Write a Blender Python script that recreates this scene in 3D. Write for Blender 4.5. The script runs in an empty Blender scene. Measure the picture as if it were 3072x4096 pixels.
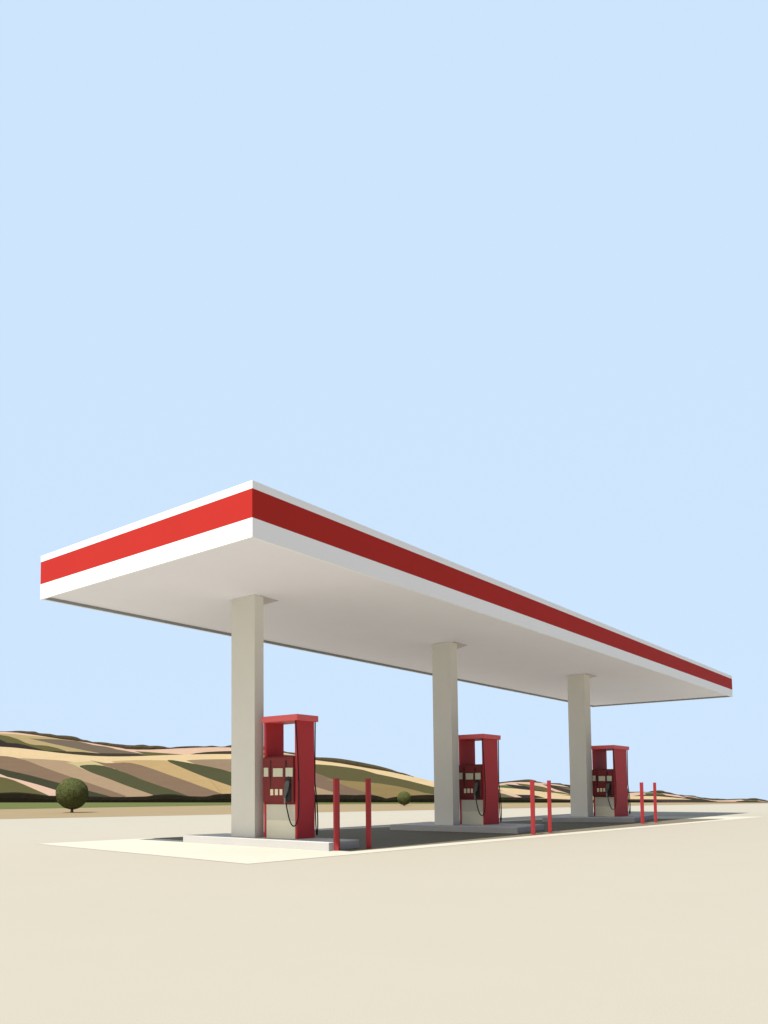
import bpy, bmesh, math, random
from mathutils import Vector, Matrix
from mathutils.geometry import delaunay_2d_cdt
random.seed(4)
S = bpy.context.scene
COL = S.collection

# ------------------------------------------------------------------ camera
FPX, CX, CY, PITCH, ROLL, YAW, H = 3222.59, 1237.52, 2960.76, 0.0637, -0.0053, 0.7114, 1.0
c_, s_, cp, sp = math.cos(YAW), math.sin(YAW), math.cos(PITCH), math.sin(PITCH)
Fv = Vector((c_*cp, s_*cp, sp)); R0 = Vector((s_, -c_, 0)); U0 = R0.cross(Fv)
cr, sr = math.cos(ROLL), math.sin(ROLL)
Rv = cr*R0 + sr*U0; Uv = -sr*R0 + cr*U0
CAM = Vector((0, 0, H))
cam = bpy.data.objects.new('camera', bpy.data.cameras.new('camera'))
COL.objects.link(cam); S.camera = cam
M = Matrix.Identity(4)
for i in range(3):
    M[i][0] = Rv[i]; M[i][1] = Uv[i]; M[i][2] = -Fv[i]; M[i][3] = CAM[i]
cam.matrix_world = M
cam.data.sensor_width = 36; cam.data.lens = 36*FPX/4096
cam.data.shift_x = (1536-CX)/4096; cam.data.shift_y = (CY-2048)/4096
cam.data.clip_start = 0.05; cam.data.clip_end = 6000
S.render.resolution_x = 768; S.render.resolution_y = 1024

def ray(u, v): return Fv + Rv*((u-CX)/FPX) - Uv*((v-CY)/FPX)
def at(u, v, D): return CAM + ray(u, v)*D
def onz(u, v, z=0.0):
    d = ray(u, v); return CAM + d*((z-H)/d.z)
def onx(u, v, X):
    d = ray(u, v); return CAM + d*(X/d.x)
def gdepth(u, v): return (0-H)/ray(u, v).z

# ------------------------------------------------------------------ materials
def lin(c):
    c /= 255.0
    return c/12.92 if c <= .04045 else ((c+.055)/1.055)**2.4
TH = (2.60, 2.62, 2.60)        # light on level open ground
TV = (.60, .63, .66)           # light on shaded upright faces
def albedo(rgb, T):
    return tuple(min(.93, max(.004, lin(c)/t)) for c, t in zip(rgb, T))
MATS = {}
def mat(name, col, rough=.8, noise=.06, scale=9.0, fine=None, bump=0.0, spec=.3, detail=6):
    m = bpy.data.materials.new(name); m.use_nodes = True
    nt = m.node_tree; b = nt.nodes['Principled BSDF']
    b.inputs['Roughness'].default_value = rough
    b.inputs['Specular IOR Level'].default_value = spec
    tc = nt.nodes.new('ShaderNodeTexCoord')
    n = nt.nodes.new('ShaderNodeTexNoise'); n.inputs['Scale'].default_value = scale
    n.inputs['Detail'].default_value = detail; n.inputs['Roughness'].default_value = .7
    nt.links.new(tc.outputs['Object'], n.inputs['Vector'])
    mr = nt.nodes.new('ShaderNodeMapRange')
    mr.inputs['From Min'].default_value = .3; mr.inputs['From Max'].default_value = .7
    mr.inputs['To Min'].default_value = 1-noise; mr.inputs['To Max'].default_value = 1+noise
    nt.links.new(n.outputs['Fac'], mr.inputs['Value'])
    last = mr.outputs['Result']
    if fine:
        n2 = nt.nodes.new('ShaderNodeTexNoise'); n2.inputs['Scale'].default_value = fine[0]
        n2.inputs['Detail'].default_value = 3
        nt.links.new(tc.outputs['Object'], n2.inputs['Vector'])
        m2 = nt.nodes.new('ShaderNodeMapRange')
        m2.inputs['From Min'].default_value = .3; m2.inputs['From Max'].default_value = .7
        m2.inputs['To Min'].default_value = 1-fine[1]; m2.inputs['To Max'].default_value = 1+fine[1]
        nt.links.new(n2.outputs['Fac'], m2.inputs['Value'])
        mu = nt.nodes.new('ShaderNodeMath'); mu.operation = 'MULTIPLY'
        nt.links.new(last, mu.inputs[0]); nt.links.new(m2.outputs['Result'], mu.inputs[1])
        last = mu.outputs[0]
    vm = nt.nodes.new('ShaderNodeVectorMath'); vm.operation = 'SCALE'
    vm.inputs[0].default_value = col[:3]
    nt.links.new(last, vm.inputs['Scale'])
    nt.links.new(vm.outputs['Vector'], b.inputs['Base Color'])
    if bump:
        bp = nt.nodes.new('ShaderNodeBump'); bp.inputs['Strength'].default_value = bump
        bp.inputs['Distance'].default_value = .01
        nt.links.new(n.outputs['Fac'], bp.inputs['Height'])
        nt.links.new(bp.outputs['Normal'], b.inputs['Normal'])
    MATS[name] = m
    return m

m_lot   = mat('pale_concrete', tuple(a*b for a, b in zip(albedo((231, 225, 208), TH), (1.015, 1.03, 1.045))), .9, .010, .6, (150, .07), spec=.1)
m_apron = mat('cream_concrete', (.415, .402, .350), .85, .02, .5, (50, .02), spec=.1)
m_canopy_shadow   = mat('canopy_shadow_dark', (.135, .122, .090), .9, .05, 1.2, (90, .08), spec=.1)  # dark tone for the canopy shadow painted on the apron
m_tan   = mat('dry_soil', albedo((200, 180, 143), TH), .95, .04, .2, (12, .04), spec=.05)
m_green = mat('mown_grass', albedo((127, 138, 80), TH), .95, .06, .3, (10, .06), spec=.05)
m_island = mat('kerb_concrete', (.43, .43, .43), .85, .03, 2, (70, .03), spec=.15)
m_white = mat('white_enamel', (.85, .87, .92), .5, .012, 1.2, spec=.25)
m_red   = mat('red_enamel', (.40, .026, .021), .6, .02, 1.2, spec=.05)
m_soffit = mat('soffit_panel', (.82, .82, .90), .8, .015, .7, spec=.1)
m_lip = mat('shaded_lip_grey', (.27, .28, .29), .7, .03, 2, spec=.2)  # shade of the fascia's inner lip, put into the colour
m_column = mat('column_render', (.66, .65, .60), .85, .025, 1.5, (80, .02), spec=.1)
m_soffit_shadow = mat('soffit_shadow_grey', (.55, .52, .52), .7, .03, 5)  # grey for the column shadows painted on the soffit
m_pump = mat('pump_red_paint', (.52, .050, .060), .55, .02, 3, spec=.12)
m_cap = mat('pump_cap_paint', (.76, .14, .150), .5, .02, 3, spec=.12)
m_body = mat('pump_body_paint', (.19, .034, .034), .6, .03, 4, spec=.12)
m_recess = mat('recess_shade_red', (.055, .010, .012), .7, .03, 5)  # shade on the recess sides, put into the colour
m_bay = mat('nozzle_bay_paint', (.15, .028, .030), .7, .03, 5)
m_panel = mat('pump_skirt_panel', (.78, .75, .60), .7, .02, 4, spec=.15)
m_skirt2 = mat('pump_skirt_upper_panel', (.62, .60, .50), .7, .02, 4, spec=.15)
m_display = mat('display_glass_grey', (.56, .57, .44), .45, .02, 4, spec=.15)
m_key = mat('cream_selector_button', (.80, .69, .50), .6, .02, 4)
m_rubber = mat('black_rubber', (.012, .012, .012), .6, .1, 8, spec=.2)
m_holster = mat('holster_plastic', (.022, .022, .022), .6, .1, 8, spec=.2)
m_nozzle = mat('nozzle_dark_grey', (.085, .085, .08), .5, .1, 8, spec=.3)
m_spout = mat('spout_grey', (.20, .20, .20), .5, .1, 8, spec=.3)
m_bollard = mat('bollard_red_paint', (.33, .036, .042), .5, .02, 4, spec=.15)
m_leaf = mat('topiary_leaves', (.088, .104, .036), .8, .2, 6, spec=.1)
m_trunk = mat('bark', (.20, .15, .10), .9, .2, 8)
m_hedge = mat('dark_hedge_leaves', (.011, .0095, .006), .9, .2, 3, spec=.03)
m_wood = mat('far_woodland_leaves', (.048, .040, .024), .9, .2, .8, spec=.03)

# ------------------------------------------------------------------ helpers
def tag(o, label=None, cat=None, group=None, kind=None):
    if label: o['label'] = label
    if cat: o['category'] = cat
    if group: o['group'] = group
    if kind: o['kind'] = kind
    return o
def link(name, me, m, parent=None):
    o = bpy.data.objects.new(name, me); COL.objects.link(o)
    for x in (m if isinstance(m, (list, tuple)) else [m]): me.materials.append(x)
    if parent: o.parent = parent
    return o
def fin(name, bm, m, parent=None, smooth=False, recalc=True):
    if recalc: bmesh.ops.recalc_face_normals(bm, faces=bm.faces)
    me = bpy.data.meshes.new(name); bm.to_mesh(me); bm.free()
    if smooth:
        for p in me.polygons: p.use_smooth = True
    return link(name, me, m, parent)
def empty(name, loc=(0, 0, 0)):
    o = bpy.data.objects.new(name, None); COL.objects.link(o); o.location = loc
    o.empty_display_size = .3
    return o
def box(bm, a, b):
    v = [bm.verts.new((x, y, z)) for z in (a[2], b[2]) for x, y in ((a[0], a[1]), (b[0], a[1]), (b[0], b[1]), (a[0], b[1]))]
    for f in ((3, 2, 1, 0), (4, 5, 6, 7), (0, 1, 5, 4), (1, 2, 6, 5), (2, 3, 7, 6), (3, 0, 4, 7)):
        bm.faces.new([v[i] for i in f])
    return v
def prism(bm, poly, z0, z1):
    lo = [bm.verts.new((p[0], p[1], z0)) for p in poly]; hi = [bm.verts.new((p[0], p[1], z1)) for p in poly]
    n = len(poly)
    bm.faces.new(lo[::-1]); bm.faces.new(hi)
    for i in range(n): bm.faces.new((lo[i], lo[(i+1) % n], hi[(i+1) % n], hi[i]))
def prism_x(bm, poly, x0, x1):            # poly in (y, z), extruded along x
    a = [bm.verts.new((x0, p[0], p[1])) for p in poly]; b = [bm.verts.new((x1, p[0], p[1])) for p in poly]
    n = len(poly)
    bm.faces.new(a); bm.faces.new(b[::-1])
    for i in range(n): bm.faces.new((a[i], b[i], b[(i+1) % n], a[(i+1) % n]))
def bevel(bm, w, seg=1):
    bmesh.ops.recalc_face_normals(bm, faces=bm.faces)
    bmesh.ops.bevel(bm, geom=[e for e in bm.edges], offset=w, segments=seg, affect='EDGES', profile=.7)
def tube(bm, pts, r, n=10):
    pts = [Vector(p) for p in pts]; rings = []
    for i, p in enumerate(pts):
        t = (pts[min(i+1, len(pts)-1)]-pts[max(i-1, 0)]).normalized()
        a = t.cross(Vector((1, 0, 0)))
        if a.length < .1: a = t.cross(Vector((0, 1, 0)))
        a.normalize(); b = t.cross(a)
        rings.append([bm.verts.new(p + r*(math.cos(k*2*math.pi/n)*a + math.sin(k*2*math.pi/n)*b)) for k in range(n)])
    for A, B in zip(rings, rings[1:]):
        for k in range(n): bm.faces.new((A[k], A[(k+1) % n], B[(k+1) % n], B[k]))
    bm.faces.new(rings[0][::-1]); bm.faces.new(rings[-1])
def spline(pts, k=6):
    pts = [Vector(p) for p in pts]; out = []
    P = [pts[0]] + pts + [pts[-1]]
    for i in range(1, len(P)-2):
        a, b, c, d = P[i-1:i+3]
        for j in range(k):
            t = j/k
            out.append(.5*((2*b)+(c-a)*t+(2*a-5*b+4*c-d)*t*t+(-a+3*b-3*c+d)*t**3))
    out.append(pts[-1])
    return out
def sheet(name, corners, z, m):
    bm = bmesh.new(); bm.faces.new([bm.verts.new((c[0], c[1], z)) for c in corners])
    bmesh.ops.recalc_face_normals(bm, faces=bm.faces)
    if list(bm.faces)[0].normal.z < 0: bmesh.ops.reverse_faces(bm, faces=bm.faces)
    return tag(fin(name, bm, m, recalc=False), kind='structure')

# ------------------------------------------------------------------ ground
VH = 3210.4
us = list(range(-3000, 6001, 150))
edge = [onz(u, VH) for u in us]
bm = bmesh.new()
back = [Vector((900, -500, 0)), Vector((300, -900, 0)), Vector((-900, -900, 0)), Vector((-900, 300, 0)), Vector((-500, 900, 0))]
ev = [bm.verts.new(e) for e in edge]
o = bm.verts.new((5, 0, 0))
rim = ev + [bm.verts.new(b) for b in back]
for i in range(len(rim)): bm.faces.new((o, rim[(i+1) % len(rim)], rim[i]))
def shell(k): 
    out = []
    for e in edge:
        d = e.xy.length; q = e*k; q.z = -.035*(d*k-d)
        out.append(bm.verts.new(q))
    return out
prev = ev
for k in (1.4, 3, 8, 25):
    cur = shell(k)
    for i in range(len(cur)-1): bm.faces.new((prev[i], prev[i+1], cur[i+1], cur[i]))
    prev = cur
bmesh.ops.recalc_face_normals(bm, faces=bm.faces)
if max(bm.faces, key=lambda f: f.calc_area()).normal.z < 0: bmesh.ops.reverse_faces(bm, faces=bm.faces)
tag(fin('ground', bm, m_lot, recalc=False), kind='structure')

fb = [(-900, 3302), (-400, 3285.5), (0, 3276.6), (925, 3257.3), (1265, 3249.4), (1735, 3239.7), (2283, 3229), (2516, 3222.8), (3072, 3213.2), (3200, 3211.4)]
sheet('field', [onz(*p) for p in fb] + [onz(u, VH) for u in range(3200, -1001, -200)], .004, m_tan)
gb = [(-900, 3253), (0, 3237.5), (925, 3221.2), (1265, 3218), (1735, 3215.6), (2283, 3211.6), (2500, VH+.2)]
sheet('grass_strip', [onz(*p) for p in gb] + [onz(u, VH) for u in range(2400, -901, -200)], .008, m_green)
sheet('concrete_apron', [onz(991, 3457), onz(147.7, 3376), onz(2345, 3265), onz(3060, 3267)], .004, m_apron)
sheet('canopy_shadow_sheet', [onz(1401, 3407), onz(611.8, 3353.8), onz(2250, 3275.5), onz(2902, 3276)], .008, m_canopy_shadow)  # the canopy's cast shadow laid down as a dark sheet

# ------------------------------------------------------------------ hills
PAL = {'pink': (228, 195, 172), 'khaki': (184, 166, 120), 'olive': (101, 98, 58), 'plum': (54, 45, 42), 'taupe': (119, 106, 91),
       'bark': (66, 60, 43), 'wheat': (231, 207, 163), 'brown': (139, 116, 94), 'sand': (180, 156, 126), 'straw': (206, 194, 146),
       'forest': (84, 85, 55), 'ochre': (198, 171, 122), 'mauve': (160, 138, 114), 'pine': (66, 68, 45), 'moss': (97, 93, 58),
       'umber': (132, 111, 92), 'mustard': (150, 131, 86), 'sage': (88, 106, 62), 'fern': (106, 112, 70), 'coffee': (74, 61, 52)}
for k, c in PAL.items():
    mat('field_'+k, albedo(c, (2.45, 2.47, 2.46)), .95, .05, .12, (2.2, .05), spec=.03)
A = lambda ox, oy, s: (lambda pts: [(ox+x/s, oy+y/s) for x, y in pts])
R4 = A(0, 2880, 1.659); R5 = A(1200, 2980, 2.765); Q1 = A(0, 2900, 3.318); Q2 = A(450, 2940, 3.456)
Q3 = A(1990, 3100, 5.53); Q4 = A(2500, 3140, 5.53); Q5 = A(2780, 3160, 5.6815)
def inside(p, poly):
    x, y = p; c = False; j = len(poly)-1
    for i in range(len(poly)):
        xi, yi = poly[i]; xj, yj = poly[j]
        if (yi > y) != (yj > y) and x < (xj-xi)*(y-yi)/(yj-yi)+xi: c = not c
        j = i
    return c
def lerp_profile(prof, u):
    if u <= prof[0][0]: return prof[0][1]
    for (a, b), (c, d) in zip(prof, prof[1:]):
        if u <= c: return b+(d-b)*(u-a)/(c-a)
    return prof[-1][1]
def smooth_profile(prof, step=14):
    out = []
    for p in spline([Vector((x, y, 0)) for x, y in prof], 5): out.append((p.x, p.y))
    return out
def hill(name, crest, base_v, k0, k1, vt, patches, base):
    """sloping hillside between its foot and its crest, cut into fields, with a back slope behind"""
    def P(u, v):
        t = max(0, (base_v-v)/(base_v-vt)); return at(u, v, gdepth(u, VH)*(k0+(k1-k0)*t**1.25))
    crest = smooth_profile(crest)
    u0, u1 = crest[0][0], crest[-1][0]
    outline = crest + [(u1, base_v)] + [(u, base_v) for u in range(int(u1)-60, int(u0)+20, -60)] + [(u0, base_v)]
    vs, es = [], []
    def addpoly(poly, closed=True):
        s = len(vs); n = len(poly)
        for p in poly: vs.append(Vector(p))
        for i in range(n if closed else n-1): es.append((s+i, s+(i+1) % n))
    addpoly(outline)
    for c, poly in patches: addpoly(poly)
    u = u0+25
    while u < u1-10:
        v = lerp_profile(crest, u)+9
        while v < base_v-4: vs.append(Vector((u, v))); v += 22
        u += 45
    V, E_, Fc, *_ = delaunay_2d_cdt(vs, es, [], 0, 1e-4)
    names = [base] + sorted({c for c, _ in patches} - {base})
    bm = bmesh.new(); bv = [bm.verts.new(P(v.x, v.y)) for v in V]
    for f in Fc:
        cx = sum(V[i].x for i in f)/len(f); cy = sum(V[i].y for i in f)/len(f)
        if not inside((cx, cy), outline): continue
        c = base
        for cc, poly in patches:
            if inside((cx, cy), poly): c = cc
        fc = bm.faces.new([bv[i] for i in f]); fc.material_index = names.index(c)
    bmesh.ops.recalc_face_normals(bm, faces=bm.faces)
    # the far side of the hill
    fr = [bm.verts.new(P(*c)) for c in crest]; bk = []
    for c in crest:
        p = P(*c); d = Vector((p.x, p.y, 0)).normalized(); bk.append(bm.verts.new(p + d*60 + Vector((0, 0, -14))))
    for i in range(len(crest)-1):
        f = bm.faces.new((fr[i], fr[i+1], bk[i+1], bk[i])); f.material_index = 0
    for v in list(bm.verts):
        if not v.link_faces: bm.verts.remove(v)
    bm.normal_update()
    up = [f for f in bm.faces if f.normal.z < 0]
    bmesh.ops.reverse_faces(bm, faces=up)
    tag(fin(name, bm, [MATS['field_'+n] for n in names], recalc=False), kind='structure')
    return P

# back hill
crest1 = R4([(-700, 20), (-300, 45)]) + Q1([(0, 82), (110, 88), (250, 98), (450, 125), (600, 148), (800, 182), (1000, 205), (1190, 232), (1400, 268), (1659, 308)]) \
    + Q2([(130, 186), (350, 197), (520, 197), (700, 190), (900, 180), (1200, 168), (1450, 162), (1640, 166)]) \
    + [(980, 2991), (1050, 2998), (1136, 3009.5), (1181, 3017.6), (1260, 3034), (1400, 3058), (1600, 3100)]
P1 = [
 ('khaki', Q1([(-900, 60), (-300, 90), (0, 112), (200, 122), (430, 145), (620, 160), (790, 190), (1000, 215), (1330, 372), (1100, 356), (880, 348), (0, 300), (-900, 250)])),
 ('taupe', Q1([(380, 177), (500, 184), (640, 186), (790, 193), (1020, 214), (1130, 238), (1240, 265), (1400, 285), (1659, 345)]) + Q2([(0, 186), (90, 200), (270, 235), (430, 260), (530, 287), (430, 287), (0, 262)]) + Q1([(1310, 373), (1000, 312), (700, 250), (540, 213)])),
 ('olive', Q1([(-900, 60), (-300, 100), (0, 130), (120, 150), (240, 188), (330, 232), (400, 255), (470, 266), (560, 269), (640, 278), (760, 306), (880, 346), (880, 420), (0, 420), (-900, 300)])),
 ('plum', Q1([(-900, 110), (-300, 150), (0, 193), (50, 215), (100, 235), (160, 242), (220, 243), (320, 262), (440, 295), (620, 345), (700, 400), (0, 400), (-900, 300)])),
 ('bark', Q1([(600, 340), (700, 344), (900, 350), (1100, 357), (1300, 374), (1659, 378)]) + Q2([(0, 252), (200, 256), (350, 262), (500, 284), (430, 300), (0, 320)]) + Q1([(1200, 440), (600, 400)])),
 ('olive', Q2([(305, 223), (480, 234), (700, 250), (980, 270), (980, 300), (520, 300), (470, 272)])),
 ('bark', Q2([(1075, 269), (1150, 252), (1280, 236), (1450, 226), (1640, 221)]) + [(980, 3006), (1050, 3011), (1136, 3018.9), (1181, 3023.2), (1230, 3040), (1150, 3048), (925, 3030)] + Q2([(1200, 300), (1075, 290)])),
]
hill('hills', crest1, 3205, 2.4, 5.6, 2890, P1, 'pink')

# front hill
crest2 = Q1([(-2300, 200), (-900, 235), (0, 288), (200, 302), (420, 326), (620, 350), (800, 372), (1000, 392), (1200, 408), (1400, 416)]) \
    + Q2([(0, 297), (200, 296), (500, 287), (800, 276), (1075, 269), (1400, 264), (1640, 264)]) \
    + [(1000, 3017), (1080, 3020), (1136, 3024), (1181, 3028), (1222, 3033)] + R5([(168, 163), (440, 197), (700, 243), (1000, 293), (1230, 342), (1480, 406)]) + [(1800, 3145), (1880, 3167), (1960, 3190), (2040, 3207)]
P2 = [
 ('brown', Q1([(-900, 390), (0, 410), (90, 414), (210, 434), (350, 470), (560, 552), (770, 628), (1010, 712), (1330, 820), (1680, 945), (1600, 990), (1500, 960), (1160, 868), (780, 768), (400, 668), (0, 578), (-900, 400)])),
 ('sand', Q1([(240, 438), (480, 449), (700, 462), (860, 474), (975, 494), (880, 500), (990, 530), (1080, 575), (1200, 625), (1450, 715), (1659, 795)]) + Q2([(100, 670), (300, 738), (560, 828), (560, 880), (180, 870)]) + Q1([(1680, 945), (1330, 821), (1010, 713), (770, 629), (560, 553), (350, 471)])),
 ('straw', Q1([(885, 500), (1050, 490), (1200, 480), (1300, 482), (1420, 502), (1420, 548), (1250, 535), (1120, 530), (1060, 545), (1075, 575), (990, 532)])),
 ('forest', Q1([(1057, 548), (1075, 536), (1150, 528), (1260, 528), (1380, 542), (1500, 576), (1659, 628)]) + Q2([(0, 457), (200, 530), (400, 614), (600, 685), (800, 752), (1070, 850), (1000, 900), (560, 880), (560, 828), (300, 738), (0, 634)]) + Q1([(1659, 797), (1450, 716), (1200, 626), (1110, 583), (1065, 560)])),
 ('ochre', Q1([(1478, 480), (1560, 475), (1659, 470)]) + Q2([(130, 353), (300, 347), (500, 346), (760, 352), (800, 378), (900, 425), (1100, 510), (1300, 590), (1640, 706), (1640, 860), (1500, 850), (1500, 808), (1200, 700), (700, 522), (420, 425), (250, 385), (100, 382), (0, 390)]) + Q1([(1520, 502)])),
 ('brown', Q1([(1180, 463), (1280, 486), (1400, 506), (1520, 504), (1659, 497)]) + Q2([(60, 382), (160, 379), (260, 386), (400, 418), (560, 470), (800, 558), (1100, 663), (1350, 755), (1510, 812), (1510, 890), (1070, 890), (1070, 850), (800, 752), (600, 685), (400, 614), (200, 530), (0, 455)]) + Q1([(1500, 576), (1400, 545), (1290, 500)])),
 ('mauve', Q2([(1018, 352), (1080, 345), (1250, 338), (1450, 334), (1640, 334)]) + [(1020, 3040), (1120, 3060), (1262, 3103), (1330, 3130), (1400, 3165), (1500, 3215), (925, 3215)] + Q2([(1640, 514), (1520, 480), (1300, 435), (1140, 400)])),
 ('ochre', Q2([(1300, 590), (1640, 706)]) + [(980, 3162), (1080, 3180), (1150, 3215), (925, 3215)]),
 ('forest', Q2([(757, 352), (775, 345), (830, 347), (1000, 375), (1140, 400), (1350, 440), (1500, 472), (1640, 514)]) + [(1000, 3110), (1100, 3140), (1180, 3185), (1180, 3215), (1080, 3190)] + Q2([(1640, 706), (1300, 590), (1100, 510), (900, 425), (800, 383)])),
 ('umber', [(1100, 3050), (1180, 3068)] + R5([(168, 307), (300, 350), (500, 425), (730, 521), (880, 572), (860, 640), (440, 600), (440, 548), (370, 522), (168, 462)]) + [(1180, 3133), (1100, 3110)]),
 ('sand', [(1140, 3130)] + R5([(168, 462), (370, 522), (450, 552), (450, 640), (0, 640)])),
 ('mustard', R5([(283, 378), (450, 390), (730, 410), (900, 428), (1100, 460), (1250, 495), (1380, 530), (1480, 550), (1480, 640), (880, 640), (860, 565), (730, 522), (560, 470), (430, 425), (340, 393)])),
 ('moss', [(1040, 3030), (1120, 3040), (1200, 3052)] + R5([(168, 212), (350, 225), (550, 250), (700, 275), (850, 320), (1000, 350), (1200, 395), (1480, 466)]) + [(1800, 3168), (1900, 3200), (1900, 3215), (1800, 3200)] + R5([(1484, 549), (1380, 530), (1250, 495), (1100, 460), (900, 428), (730, 410), (450, 390), (365, 379), (250, 336), (168, 307)]) + [(1180, 3070), (1100, 3050)]),
 ('pine', Q1([(-900, 400), (0, 578), (400, 668), (780, 768), (1160, 868), (1500, 958), (1400, 1000), (1150, 990), (900, 915), (736, 862), (500, 790), (250, 724), (100, 690), (30, 663), (0, 652), (-900, 420)])),
 ('pink', Q1([(-900, 420), (0, 650), (100, 690), (250, 724), (500, 790), (736, 862), (1150, 985), (1150, 1040), (650, 1040), (650, 937), (560, 895), (400, 820), (200, 740), (80, 702), (0, 688), (-900, 440)])),
 ('olive', Q1([(-900, 440), (0, 688), (80, 702), (180, 732), (300, 782), (450, 848), (560, 896), (650, 937), (650, 1060), (-900, 1060)])),
]
hill('hills', crest2, 3216, 1.07, 2.25, 3000, P2, 'wheat')

# right hills
crest3 = [(1720, 3150), (1860, 3146)] + Q3([(20, 187), (120, 168), (300, 152), (500, 148), (720, 152), (1000, 172), (1180, 190), (1400, 212), (1659, 280)]) \
    + [(2350, 3162), (2440, 3168)] + Q4([(90, 168), (250, 157), (430, 153), (620, 158), (850, 178), (1050, 205), (1150, 218), (1400, 240), (1560, 258), (1659, 292)]) \
    + Q5([(0, 162), (100, 180), (250, 205), (420, 226), (640, 226), (820, 218), (1030, 210), (1180, 209), (1380, 222), (1520, 242), (1659, 262), (1900, 285), (2600, 290)])
P3 = [
 ('sage', [(1900, 3148)] + Q3([(0, 232), (60, 229), (170, 224), (260, 234), (420, 302), (420, 320), (200, 300), (0, 280)]) + [(1900, 3155)]),
 ('olive', Q3([(408, 184), (600, 200), (750, 220), (880, 238), (1000, 262), (1130, 300), (1200, 335), (1290, 368), (1430, 382), (1600, 425), (1659, 450), (1540, 445), (1300, 400), (1100, 380), (900, 345), (780, 320), (700, 272), (560, 240), (480, 222)])),
 ('plum', Q3([(150, 200), (300, 212), (500, 232), (640, 252), (760, 290), (850, 328), (980, 345), (1100, 376), (1000, 372), (700, 332), (430, 303), (300, 258), (220, 226)])),
 ('bark', Q3([(990, 206), (1150, 215), (1300, 235), (1659, 280)]) + [(2340, 3160), (2420, 3175), (2420, 3190)] + Q3([(1659, 440), (1590, 418), (1450, 372), (1280, 318), (1130, 260)])),
 ('taupe', Q3([(1340, 268), (1659, 290), (1900, 330), (1659, 345), (1500, 305)])),
 ('wheat', [(1880, 3150)] + Q3([(0, 280), (100, 281), (250, 292), (430, 305), (700, 332), (1000, 370), (1300, 402), (1540, 430), (1659, 455)]) + [(2400, 3186), (2500, 3183)]
     + Q4([(180, 247), (420, 243), (700, 246), (1000, 268), (1250, 292), (1480, 322), (1300, 322), (700, 316), (110, 312), (110, 400)]) + [(2300, 3216), (1880, 3216)]),
 ('bark', [(2230, 3179), (2300, 3180.5), (2420, 3187), (2300, 3184)]),
 ('pink', Q3([(0, 325), (45, 332), (130, 352), (260, 385), (400, 430), (545, 497), (545, 600), (300, 600), (300, 480), (0, 398)])),
 ('bark', Q3([(-20, 320), (45, 322), (90, 335), (130, 350), (60, 335)])),
 ('fern', Q3([(-300, 340), (0, 390), (60, 397), (160, 420), (300, 465), (395, 492), (395, 620), (-300, 620)])),
 ('plum', Q3([(395, 432), (560, 438), (720, 440), (830, 450), (930, 472), (1050, 505), (700, 515), (545, 500), (470, 462)])),
 ('coffee', Q3([(1100, 510), (1200, 525), (1400, 532), (1620, 540)]) + [(2400, 3200), (2500, 3197)] + Q4([(110, 312), (700, 316), (1480, 322), (1659, 345), (1659, 440), (0, 440)]) + [(2400, 3216), (2180, 3216)]),
 ('bark', Q4([(170, 247), (250, 232), (340, 220), (470, 207), (580, 205), (700, 208), (850, 220), (1000, 240), (1200, 268), (1370, 290), (1480, 322), (1250, 294), (1000, 270), (700, 247), (420, 243)])),
 ('fern', Q4([(410, 172), (500, 168), (620, 170), (750, 176), (830, 188), (870, 208), (910, 225), (700, 210), (570, 205), (470, 208)])),
 ('bark', Q4([(1140, 216), (1200, 222), (1300, 248), (1400, 270), (1520, 282), (1659, 310)]) + Q5([(0, 178), (100, 192), (300, 228), (420, 256), (520, 262), (520, 300), (0, 320)]) + Q4([(1480, 420), (1480, 324), (1400, 300), (1360, 288), (1250, 250)])),
 ('taupe', Q4([(1330, 258), (1450, 262), (1659, 300), (1560, 290), (1450, 282)])),
 ('olive', Q5([(340, 240), (430, 250), (520, 262), (420, 262)])),
 ('bark', Q5([(890, 270), (960, 254), (1060, 246), (1200, 243), (1400, 250), (1659, 275), (2400, 292), (2400, 330), (300, 330), (300, 262)])),
 ('fern', Q5([(1055, 220), (1150, 216), (1300, 222), (1410, 234), (1460, 252), (1250, 243), (1120, 244)])),
 ('pine', Q5([(-200, 280), (0, 268), (400, 264), (700, 266), (900, 268), (1300, 284), (1659, 290), (1659, 330), (-200, 330)])),
]
hill('hills', crest3, 3213.5, 1.09, 3.0, 3110, P3, 'pink')

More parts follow.
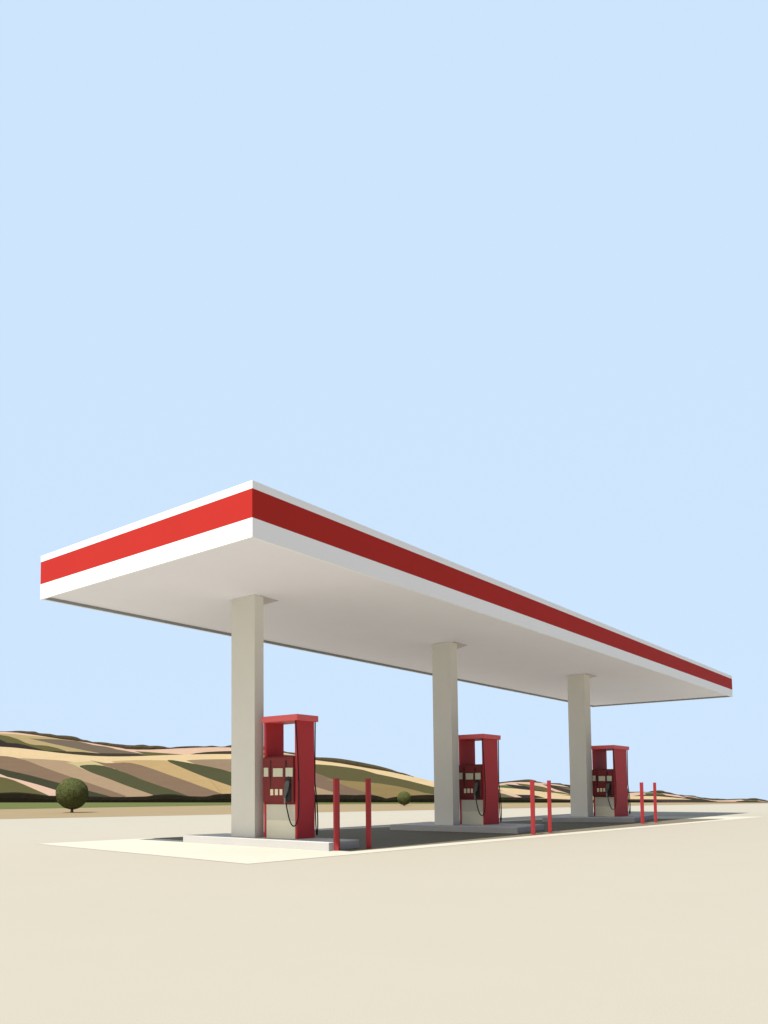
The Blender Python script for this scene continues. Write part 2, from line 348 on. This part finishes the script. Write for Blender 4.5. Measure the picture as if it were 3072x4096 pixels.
# woods along the skyline and the dark hedge at the foot: bumpy masses with real depth
def treeline(name, top, bot, depth, thick, m, label, cat, seed, kind='stuff', step=10):
    top = smooth_profile(top)
    u0, u1 = top[0][0], top[-1][0]; us = []; u = u0
    while u < u1: us.append(u); u += step
    us.append(u1)
    rnd = random.Random(seed); bm = bmesh.new(); rows = []
    for u in us:
        vt = lerp_profile(top, u); vb = bot(u) if callable(bot) else lerp_profile(bot, u)
        D = depth(u, vb); vt = min(vt, vb-.5)
        hpx = vb-vt; row = []
        # cross-section, front foot over the top to the back foot
        for j, (f, w) in enumerate(((0, 0), (.45, -.02), (.86, .02), (.985, .10), (1.0, .22), (.9, .7), (.5, .95), (0, 1.0))):
            d = D+thick*w
            p0 = at(u, vb, D); q = at(u, vt, D+thick*.22)
            dirn = Vector((p0.x, p0.y, 0)).normalized()
            jit = .02*thick*(rnd.random()-.5) if 0 < j < 7 else 0
            p = Vector((p0.x, p0.y, 0)) + dirn*(thick*w*1.0+jit)
            if j == 4: p = Vector((q.x, q.y, 0))
            p.z = p0.z + (q.z-p0.z)*f
            if j in (0, 7): p.z -= .15*(thick**.5)
            row.append(bm.verts.new(p))
        rows.append(row)
    for a, b in zip(rows, rows[1:]):
        for j in range(7): bm.faces.new((a[j], b[j], b[j+1], a[j+1]))
    bm.faces.new(rows[0]); bm.faces.new(rows[-1][::-1])
    return tag(fin(name, bm, m), label, cat, kind=kind)
hv = R4([(-600, 483), (-200, 490), (0, 483), (120, 480), (250, 492), (330, 502), (500, 503), (750, 510), (960, 507), (1010, 500), (1100, 492), (1180, 495), (1240, 504), (1365, 507), (1420, 495), (1480, 490), (1535, 489)]) \
    + [(1050, 3178), (1180, 3180)] + R5([(170, 548), (400, 548), (560, 552), (615, 554), (680, 550), (790, 552), (850, 561), (910, 576), (955, 591), (1000, 582), (1080, 570), (1225, 558), (1480, 549)]) \
    + [(1870, 3181), (1990, 3188)] + Q3([(70, 493), (400, 492), (545, 497), (720, 508), (830, 514), (1100, 522), (1200, 540), (1620, 552)]) \
    + [(2400, 3201), (2500, 3200)] + Q4([(110, 333), (330, 335), (430, 334), (640, 348), (800, 366), (1000, 388)])
treeline('hedge', hv, lambda u: VH, lambda u, v: gdepth(u, VH), 2.5, m_hedge,
         'long black hedge running along the foot of the striped hills behind the grass', 'hedge', 1)
def hill_depth(base_v, k0, k1, vt):
    return lambda u, v: gdepth(u, VH)*(k0+(k1-k0)*max(0, (base_v-v)/(base_v-vt))**1.25)
fr1 = R4([(-700, 0), (-300, 30)]) + Q1([(-60, 80), (110, 86), (200, 80), (270, 79), (370, 86), (430, 86), (490, 93), (520, 110), (600, 115), (680, 121), (750, 137), (880, 142), (980, 155), (1030, 168), (1090, 196), (1160, 204), (1195, 218), (1200, 226), (1320, 228), (1420, 236), (1490, 248), (1659, 264)]) \
    + Q2([(0, 122), (160, 138), (310, 144), (350, 137), (410, 134), (460, 139), (500, 152), (580, 149), (660, 153), (730, 164), (785, 178), (900, 164), (1050, 156), (1180, 155), (1280, 160), (1340, 151), (1400, 151), (1460, 162), (1540, 164), (1600, 148), (1640, 141)]) \
    + [(960, 2974), (1010, 2978), (1070, 2990), (1136, 3005.2), (1145, 3008.7), (1181, 3011.8), (1240, 3026)]
treeline('woodland', fr1, lambda u: lerp_profile(crest1, u)+1.5, hill_depth(3205, 2.4, 5.6, 2890), 14, m_wood,
         'dark brown woodland along the skyline of the far left hill', 'woodland', 2, step=12)
fr2 = [(1130, 3018), (1190, 3023), (1225, 3026)] + R5([(168, 136), (300, 140), (450, 153), (650, 187), (850, 228), (1000, 268), (1090, 300), (1150, 312), (1228, 341), (1260, 352)])
treeline('woodland', fr2, lambda u: lerp_profile(crest2, u)+1.5, hill_depth(3216, 1.07, 2.25, 3000), 7, m_wood,
         'dark brown woodland on the crest between the first two pumps', 'woodland', 3, step=12)
fr3 = [(1860, 3141)] + Q3([(20, 163), (120, 152), (300, 132), (480, 112), (640, 97), (740, 99), (820, 114), (860, 138), (940, 152), (1010, 172), (1100, 184), (1180, 178), (1300, 180), (1400, 184), (1445, 205), (1540, 212), (1659, 232)]) \
    + [(2350, 3158), (2440, 3165)] + Q4([(90, 150), (250, 148), (380, 148), (450, 153), (510, 154), (570, 135), (640, 124), (740, 118), (830, 123), (900, 150), (1000, 166), (1150, 212), (1250, 218), (1350, 230), (1480, 232), (1550, 243), (1600, 262), (1659, 272)]) \
    + Q5([(0, 135), (30, 152), (90, 160), (130, 172), (230, 178), (300, 188), (400, 197), (480, 198), (520, 194), (570, 203), (660, 206), (730, 215), (860, 207), (1030, 204), (1070, 201), (1120, 206), (1190, 205), (1250, 192), (1330, 188), (1400, 190), (1470, 208), (1580, 228), (1659, 250), (1900, 270)])
treeline('woodland', fr3, lambda u: lerp_profile(crest3, u)+1.2, hill_depth(3213.5, 1.09, 3.0, 3110), 7, m_wood,
         'low dark woodland capping the distant hills on the right', 'woodland', 4, step=8)

# ------------------------------------------------------------------ round trees
def round_tree(u, vbase, r_px, c_v, tw_px, label, seed):
    g = onz(u, vbase); D = gdepth(u, vbase); s = D/FPX
    root = empty('round_tree', g); tag(root, label, 'tree', 'round clipped trees in the field')
    r = r_px*s; cz = at(u, c_v, D).z
    bm = bmesh.new(); n = 10
    rings = []
    for z, k in ((-.03, 1.35), (.04, 1.0), ((cz-r)*.6, .86), (cz, .6)):
        rings.append([bm.verts.new((k*tw_px*s/2*math.cos(a*2*math.pi/n), k*tw_px*s/2*math.sin(a*2*math.pi/n), z)) for a in range(n)])
    for a, b in zip(rings, rings[1:]):
        for k in range(n): bm.faces.new((a[k], a[(k+1) % n], b[(k+1) % n], b[k]))
    bm.faces.new(rings[-1])
    for k in range(5):                       # limbs fanning out inside the crown
        a = k*2*math.pi/5
        tube(bm, [(0, 0, cz-r*.9), (r*.3*math.cos(a), r*.3*math.sin(a), cz-r*.2), (r*.6*math.cos(a), r*.6*math.sin(a), cz+r*.3)], tw_px*s*.14, 6)
    fin('trunk', bm, m_trunk, root)
    rnd = random.Random(seed); bm = bmesh.new()
    N = 24000
    for i in range(N):
        d = Vector((rnd.gauss(0, 1), rnd.gauss(0, 1), rnd.gauss(0, 1))).normalized()
        rr = r*(1-.07*rnd.random()**2.0)*(1+.018*math.sin(7*d.x+3)*math.sin(9*d.z+5*d.y))
        p = Vector((0, 0, cz))+d*rr*Vector((1, 1, 1)).length/math.sqrt(3)
        nrm = (d+.22*Vector((rnd.gauss(0, 1), rnd.gauss(0, 1), rnd.gauss(0, 1)))).normalized()
        t = nrm.orthogonal().normalized(); t = (Matrix.Rotation(rnd.random()*6.28, 3, nrm) @ t); b = nrm.cross(t)
        L = r*.032*(.7+.6*rnd.random()); W = L*.55
        bm.faces.new([bm.verts.new(p+t*L), bm.verts.new(p+b*W), bm.verts.new(p-t*L), bm.verts.new(p-b*W)])
    fin('crown', bm, m_leaf, root, recalc=False)
    return root
round_tree(287.6, 3250.6, 63.5, 3174.5, 12.8, 'large round clipped tree standing alone on the tan field at the far left', 5)
round_tree(1617, 3224, 27.5, 3193, 5.2, 'small distant round tree on the tan field beside the middle canopy column', 6)

# ------------------------------------------------------------------ canopy
X0, X1, Y0, Y1 = 8.1754, 35.4376, 8.1214, 13.8322
Z0, Z1, Z2, Z3 = 4.7004, 4.9890, 5.4235, 5.5431
canopy = empty('filling_station_canopy', (X0, Y0, 0))
tag(canopy, 'long flat white canopy with a red fascia band on three square columns', 'canopy')
def ring(bm, o, i, z0, z1):               # o / i = outer and inner rectangle (x0, y0, x1, y1)
    def q(r, z): return [bm.verts.new((x, y, z)) for x, y in ((r[0], r[1]), (r[2], r[1]), (r[2], r[3]), (r[0], r[3]))]
    a, b, c, d = q(o, z0), q(o, z1), q(i, z0), q(i, z1)
    for k in range(4):
        n = (k+1) % 4
        bm.faces.new((a[k], a[n], b[n], b[k])); bm.faces.new((c[n], c[k], d[k], d[n]))
        bm.faces.new((b[k], b[n], d[n], d[k])); bm.faces.new((a[n], a[k], c[k], c[n]))
def inset(e): return (X0+e, Y0+e, X1-e, Y1-e)
def cpart(name, bm, m, parent=canopy):
    ob = fin(name, bm, m, parent)
    if parent is canopy:
        ob.location = (0, 0, 0)
        ob.matrix_parent_inverse = Matrix.Translation(-Vector(canopy.location))
    return ob
bm = bmesh.new(); ring(bm, inset(0), inset(.05), Z0, Z1); cpart('lower_white_fascia', bm, m_white)
bm = bmesh.new(); ring(bm, inset(0), inset(.05), Z1, Z2); cpart('red_fascia_band', bm, m_red)
bm = bmesh.new(); ring(bm, inset(0), inset(.05), Z2, Z3); cpart('upper_white_fascia', bm, m_white)
bm = bmesh.new(); box(bm, (X0+.052, Y1-.075, Z0+.004), (X1-.052, Y1-.052, Z0+.10)); box(bm, (X1-.075, Y0+.052, Z0+.004), (X1-.052, Y1-.077, Z0+.10)); cpart('shaded_inner_lip', bm, m_lip)  # inner lip of the fascia, its shade given as dark grey
bm = bmesh.new(); box(bm, (X0+.077, Y0+.077, Z0+.055), (X1-.077, Y1-.077, Z0+.12)); cpart('soffit', bm, m_soffit)
bm = bmesh.new(); box(bm, (X0+.052, Y0+.052, Z3-.12), (X1-.052, Y1-.052, Z3-.06)); cpart('roof_deck', bm, m_white)
IH = .1469
cols = [(10.7849, .2460, 10.6534, 11.2898), (17.5543, .3233, 10.4263, 10.9678), (25.3705, .4579, 10.1411, 10.7039)]
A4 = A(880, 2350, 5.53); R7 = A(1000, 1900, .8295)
shadow_quads = [A4([(770, 205), (900, 180), (1295, 292), (968, 378)]), R7([(665, 556), (680, 553), (722, 565), (687, 577)]), R7([(1107, 662), (1117, 659), (1152, 667), (1127, 674)])]
for (cx, t, ya, yb), pl in zip(cols, shadow_quads):
    bm = bmesh.new(); box(bm, (cx, ya, IH), (cx+t, yb, Z0+.055)); bevel(bm, .004)
    o = cpart('column', bm, m_column)
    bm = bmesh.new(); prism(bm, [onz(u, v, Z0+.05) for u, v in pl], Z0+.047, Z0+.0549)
    q = fin('column_top_shadow', bm, m_soffit_shadow, o)  # thin grey slab standing in for the column's shadow on the soffit

# ------------------------------------------------------------------ islands
isl = [((731.8, 3340.4), (1315, 3370.8), (1437.6, 3358.9), (906.5, 3332.8)),
       ((1558.6, 3297.7), (2069.5, 3310.4), (2175.9, 3296.9), (1717, 3286.3)),
       ((2168.9, 3270.3), (2538.9, 3271.4), (2615, 3259.1), (2277, 3259))]
ilab = ['pale concrete pump island nearest the viewer, partly in sunlight', 'grey concrete pump island under the middle column', 'grey concrete pump island farthest away under the last column']
for q, lb in zip(isl, ilab):
    pts = [onz(u, v, IH) for u, v in q]
    c = sum(pts, Vector())/4; c.z = 0
    bm = bmesh.new(); prism(bm, [p-c for p in pts], -.02, IH)
    bevel(bm, .006)
    o = fin('pump_island', bm, m_island); o.location = c
    tag(o, lb, 'pump island', 'concrete islands under the canopy')

# ------------------------------------------------------------------ pump (built once from the nearest one)
PX, PW, PY, PT, PZ, PC, PO = 10.9354, .4876, 9.7254, .0524, 2.4091, .1106, .0568
def yz(u, v, X=PX):
    p = onx(u, v, X); return p.y-PY, p.z-IH
R1 = A(880, 2780, 2.5523); A2 = A(1040, 2830, 6.38); A3 = A(1040, 3080, 6.38)
YF = onx(1065.0, 3000, PX).y-PY          # inner edge of the far side column
pump = empty('fuel_pump', (PX, PY, IH))
HT = PZ-IH; W = PW; FT = min(.06, 10.6534-.012-PY-YF)
bm = bmesh.new(); box(bm, (0, 0, 0), (W, PT, HT-PC)); bevel(bm, .002); fin('side_column', bm, m_pump, pump)
bm = bmesh.new(); box(bm, (0, YF, 0), (W, YF+FT, HT-PC)); bevel(bm, .002); fin('side_column', bm, m_pump, pump)
bm = bmesh.new(); box(bm, (-PO, -PO, HT-PC), (W+PO, YF+FT+.008, HT)); bevel(bm, .004); fin('top_cap', bm, m_cap, pump)
PR = .05                                  # how far the cabinet stands proud
y_, zt = yz(*A2([(700, 1238)])[0], PX); _, zt2 = yz(*A2([(700, 1275)])[0], PX-PR)
_, zb = yz(*A3([(500, 790)])[0], PX-PR); _, zb2 = yz(*A3([(600, 880)])[0], PX)
prof = [(-PR, zb), (-PR, zt2), (-PR*.2, zt), (W+PR*.2, zt), (W+PR, zt2), (W+PR, zb), (W, zb2), (0, zb2)]
bm = bmesh.new()
a = [bm.verts.new((p[0], PT+.001, p[1])) for p in prof]; b = [bm.verts.new((p[0], YF+FT*.6, p[1])) for p in prof]
bm.faces.new(a); bm.faces.new(b[::-1])
for i in range(8): bm.faces.new((a[i], b[i], b[(i+1) % 8], a[(i+1) % 8]))
body = fin('cabinet', bm, m_body, pump)
# skirt below the cabinet
zs = yz(*A3([(500, 1285)])[0])[1]
bm = bmesh.new(); box(bm, (.002, PT+.001, 0), (W-.002, YF-.001, zs)); fin('lower_panel', bm, m_panel, pump)
bm = bmesh.new(); box(bm, (.002, PT+.001, zs), (W-.002, YF-.001, zb2)); fin('middle_panel', bm, m_skirt2, pump)
XF = PX-PR
def rect(ptsA, conv=A2): return [yz(u, v, XF) for u, v in conv(ptsA)]
def plate(name, poly, x0, x1, m, par=pump, bev=0):
    bm = bmesh.new(); prism_x(bm, poly, x0, x1)
    if bev: bevel(bm, bev)
    return fin(name, bm, m, par)
plate('nozzle_bay', rect([(640, 1515), (858, 1500)]) + rect([(858, 790), (640, 790)], A3), -PR-.006, -PR+.004, m_bay, body)
for q in ([(110, 1538), (220, 1538), (220, 1765), (110, 1765)], [(343, 1552), (587, 1550), (587, 1766), (343, 1768)], [(664, 1540), (843, 1538), (843, 1764), (664, 1766)]):
    plate('display', rect(q), -PR-.014, -PR+.002, m_display)
for q in ([(275, 490), (345, 488), (347, 644), (277, 648)], [(390, 488), (467, 488), (467, 642), (392, 644)], [(510, 490), (580, 488), (581, 640), (512, 642)]):
    plate('selector_button', rect(q, A3), -PR-.014, -PR+.002, m_key)
plate('recess_shade_strip', rect([(255, 1348), (290, 1348), (285, 1900)]) + rect([(262, 600), (258, 400)], A3) + rect([(252, 1800)]), -PR-.003, -PR+.002, m_recess, body)  # dark strip standing in for the shaded side of a recess
plate('recess_shade_strip', rect([(640, 1348), (678, 1348), (678, 1512), (655, 1530), (652, 1900)]) + rect([(648, 700), (640, 700)], A3), -PR-.009, -PR+.002, m_recess, body)  # same painted shade at the edge of the nozzle bay
# holster
cen = [rect([(738, 247)], A3)[0], rect([(743, 735)], A3)[0]]; rr = abs(rect([(678, 300)], A3)[0][0]-rect([(797, 300)], A3)[0][0])/2
st = []
for k in range(13): a_ = math.pi*k/12; st.append((cen[0][0]+rr*math.cos(a_), cen[0][1]+rr*math.sin(a_)))
for k in range(13): a_ = math.pi+math.pi*k/12; st.append((cen[1][0]+rr*math.cos(a_), cen[1][1]+rr*math.sin(a_)))
plate('nozzle_holster', st, -PR-.022, -PR+.002, m_holster, body)
noz = rect([(700, 290), (722, 275), (745, 271), (770, 276), (790, 292), (790, 395), (770, 480), (735, 590), (700, 690), (688, 708), (640, 708), (638, 680), (650, 550), (660, 450), (672, 370), (684, 315)], A3)
nz = plate('nozzle', noz, -PR-.055, -PR-.018, m_nozzle, bev=.004)
plate('spout', rect([(650, 706), (690, 706), (688, 862), (653, 862)], A3), -PR-.048, -PR-.024, m_spout, nz)
plate('trigger_guard', rect([(790, 330), (795, 400), (716, 650), (700, 690), (770, 480)], A3), -PR-.050, -PR-.030, m_holster, nz)
hp = A3([(670, 855), (678, 920), (690, 1000), (720, 1140), (760, 1290), (808, 1395), (862, 1434), (915, 1395), (955, 1290), (978, 1150), (988, 950), (992, 700), (993, 450), (990, 200)]) \
    + A2([(988, 1850), (980, 1600), (968, 1300), (955, 1050), (940, 800), (925, 600), (912, 400)])
path = []
for i, (u, v) in enumerate(hp):
    x = -.085+.02*min(1, i/5.0) + (.04*max(0, (i-14))/6 if i > 14 else 0)
    y, z = yz(u, v, PX+x); path.append((x, y, z))
path.append((path[-1][0], path[-1][1], HT-PC+.01))
bm = bmesh.new(); tube(bm, spline(path, 5), .0118, 8); fin('hose', bm, m_rubber, pump, smooth=True)
hp = A2([(1408, 420), (1405, 860)]) + A3([(1400, 200), (1412, 420), (1436, 640), (1458, 900), (1472, 1200), (1472, 1480), (1452, 1660), (1430, 1480), (1418, 1200), (1408, 900), (1396, 650), (1380, 500)])
path = []
XB = PW+.06
for i, (u, v) in enumerate(hp):
    x = XB-.03 if i == 0 else XB
    y, z = yz(u, v, PX+x); path.append((x, y, z))
path.insert(0, (path[0][0], path[0][1], HT-PC+.01))
bm = bmesh.new(); tube(bm, spline(path, 5), .0118, 8); fin('hose', bm, m_rubber, pump, smooth=True)
plab = ['red fuel pump nearest the viewer, behind the first canopy column', 'red fuel pump in the middle, behind the second canopy column', 'red fuel pump farthest away, behind the third canopy column']
def dup(root):
    r = root.copy(); COL.objects.link(r)
    for ch in list(root.children):
        c = ch.copy(); COL.objects.link(c); c.parent = r
        for g in ch.children:
            d = g.copy(); COL.objects.link(d); d.parent = c
    return r
pumps = [pump, dup(pump), dup(pump)]
spec = [(18.188, .7575, 9.9001, 2.4264, 1844.5, 1936.9), (25.9393, 1.1377, 9.461, 2.4359, 2378.2, 2460)]
for k, (px, pw, py, pz, uf, un) in enumerate(spec):
    o = pumps[k+1]; o.location = (px, py, IH)
    sy = (onx(uf, 3150, px).y-py)/YF
    o.scale = (pw/PW, sy, (pz-IH)/HT)
for o, lb in zip(pumps, plab): tag(o, lb, 'fuel pump', 'red fuel pumps under the canopy')

# ------------------------------------------------------------------ bollards
bol = [(10.6563, 8.588, 1.2218, .0555), (11.3238, 8.4119, 1.2218, .049), (17.0987, 8.0977, 1.231, .052), (18.0002, 8.1041, 1.231, .047), (24.3357, 8.0987, 1.2171, .054), (25.4633, 8.0843, 1.2171, .048)]
blab = ['red six-sided bollard in front of the near pump island, left one of the pair', 'red bollard right of the near pump island, right one of the pair',
        'red bollard in front of the middle pump island, left one of the pair', 'red bollard at the corner of the middle pump island, right one of the pair',
        'red bollard in front of the farthest pump island, left one of the pair', 'red bollard at the far right end of the farthest pump island']
bm = bmesh.new()
hexa = [(math.cos(math.radians(a)), math.sin(math.radians(a))) for a in range(12, 372, 60)]
prism(bm, hexa, -.02, 1.0); 
me = bpy.data.meshes.new('bollard'); bmesh.ops.recalc_face_normals(bm, faces=bm.faces); bm.to_mesh(me); bm.free(); me.materials.append(m_bollard)
for (x, y, h, r), lb in zip(bol, blab):
    o = bpy.data.objects.new('bollard', me); COL.objects.link(o)
    o.location = (x, y, .01); o.scale = (r, r, h-.01)
    tag(o, lb, 'bollard', 'red bollards at the ends of the pump islands')

# ------------------------------------------------------------------ light
sd = Vector((2.5, .19, -4.70)).normalized()
EXPO = 1.0
SKY_SUN = (1.12, 1.09, 1.02); SKY_SIDE = (.14, .165, .23)
K = 2**-EXPO
sun = bpy.data.objects.new('sun', bpy.data.lights.new('sun', 'SUN')); COL.objects.link(sun)
sun.data.energy = 7.2*K; sun.data.angle = math.radians(.5); sun.data.color = (1.0, .93, .82)
sun.rotation_euler = sd.to_track_quat('-Z', 'Y').to_euler()
el = math.asin(-sd.z); az = math.atan2(-sd.y, -sd.x)
w = bpy.data.worlds.new('World'); S.world = w; w.use_nodes = True
nt = w.node_tree; bg = nt.nodes['Background']
sky = nt.nodes.new('ShaderNodeTexSky'); sky.sky_type = 'NISHITA'; sky.sun_disc = False
sky.sun_elevation = el; sky.sun_rotation = math.pi/2-az; sky.dust_density = 1.0
s1 = nt.nodes.new('ShaderNodeVectorMath'); s1.operation = 'SCALE'; s1.inputs['Scale'].default_value = .004
nt.links.new(sky.outputs['Color'], s1.inputs[0])
# clear even blue ahead, paler neutral sky towards the sun, dimmer neutral sky on the side away from both
tc = nt.nodes.new('ShaderNodeTexCoord'); sx = nt.nodes.new('ShaderNodeSeparateXYZ')
nt.links.new(tc.outputs['Generated'], sx.inputs[0])
def ramp(sock, a, b):
    m = nt.nodes.new('ShaderNodeMapRange'); m.interpolation_type = 'SMOOTHSTEP'
    m.inputs['From Min'].default_value = a; m.inputs['From Max'].default_value = b
    nt.links.new(sock, m.inputs['Value']); return m.outputs['Result']
def mix(fac, a, b):
    m = nt.nodes.new('ShaderNodeMix'); m.data_type = 'RGBA'
    nt.links.new(fac, m.inputs['Factor'])
    if isinstance(a, tuple): m.inputs['A'].default_value = a+(1,)
    else: nt.links.new(a, m.inputs['A'])
    m.inputs['B'].default_value = b+(1,); return m.outputs['Result']
c1 = mix(ramp(sx.outputs['X'], -.15, -.6), (.610, .776, .975), SKY_SUN)
c2 = mix(ramp(sx.outputs['Y'], -.15, -.6), c1, SKY_SIDE)
ad = nt.nodes.new('ShaderNodeVectorMath'); ad.operation = 'ADD'
nt.links.new(c2, ad.inputs[0]); nt.links.new(s1.outputs['Vector'], ad.inputs[1])
nt.links.new(ad.outputs['Vector'], bg.inputs['Color'])
bg.inputs['Strength'].default_value = K
S.render.engine = 'CYCLES'
S.view_settings.view_transform = 'Standard'; S.view_settings.look = 'None'
S.view_settings.exposure = EXPO; S.view_settings.gamma = 1
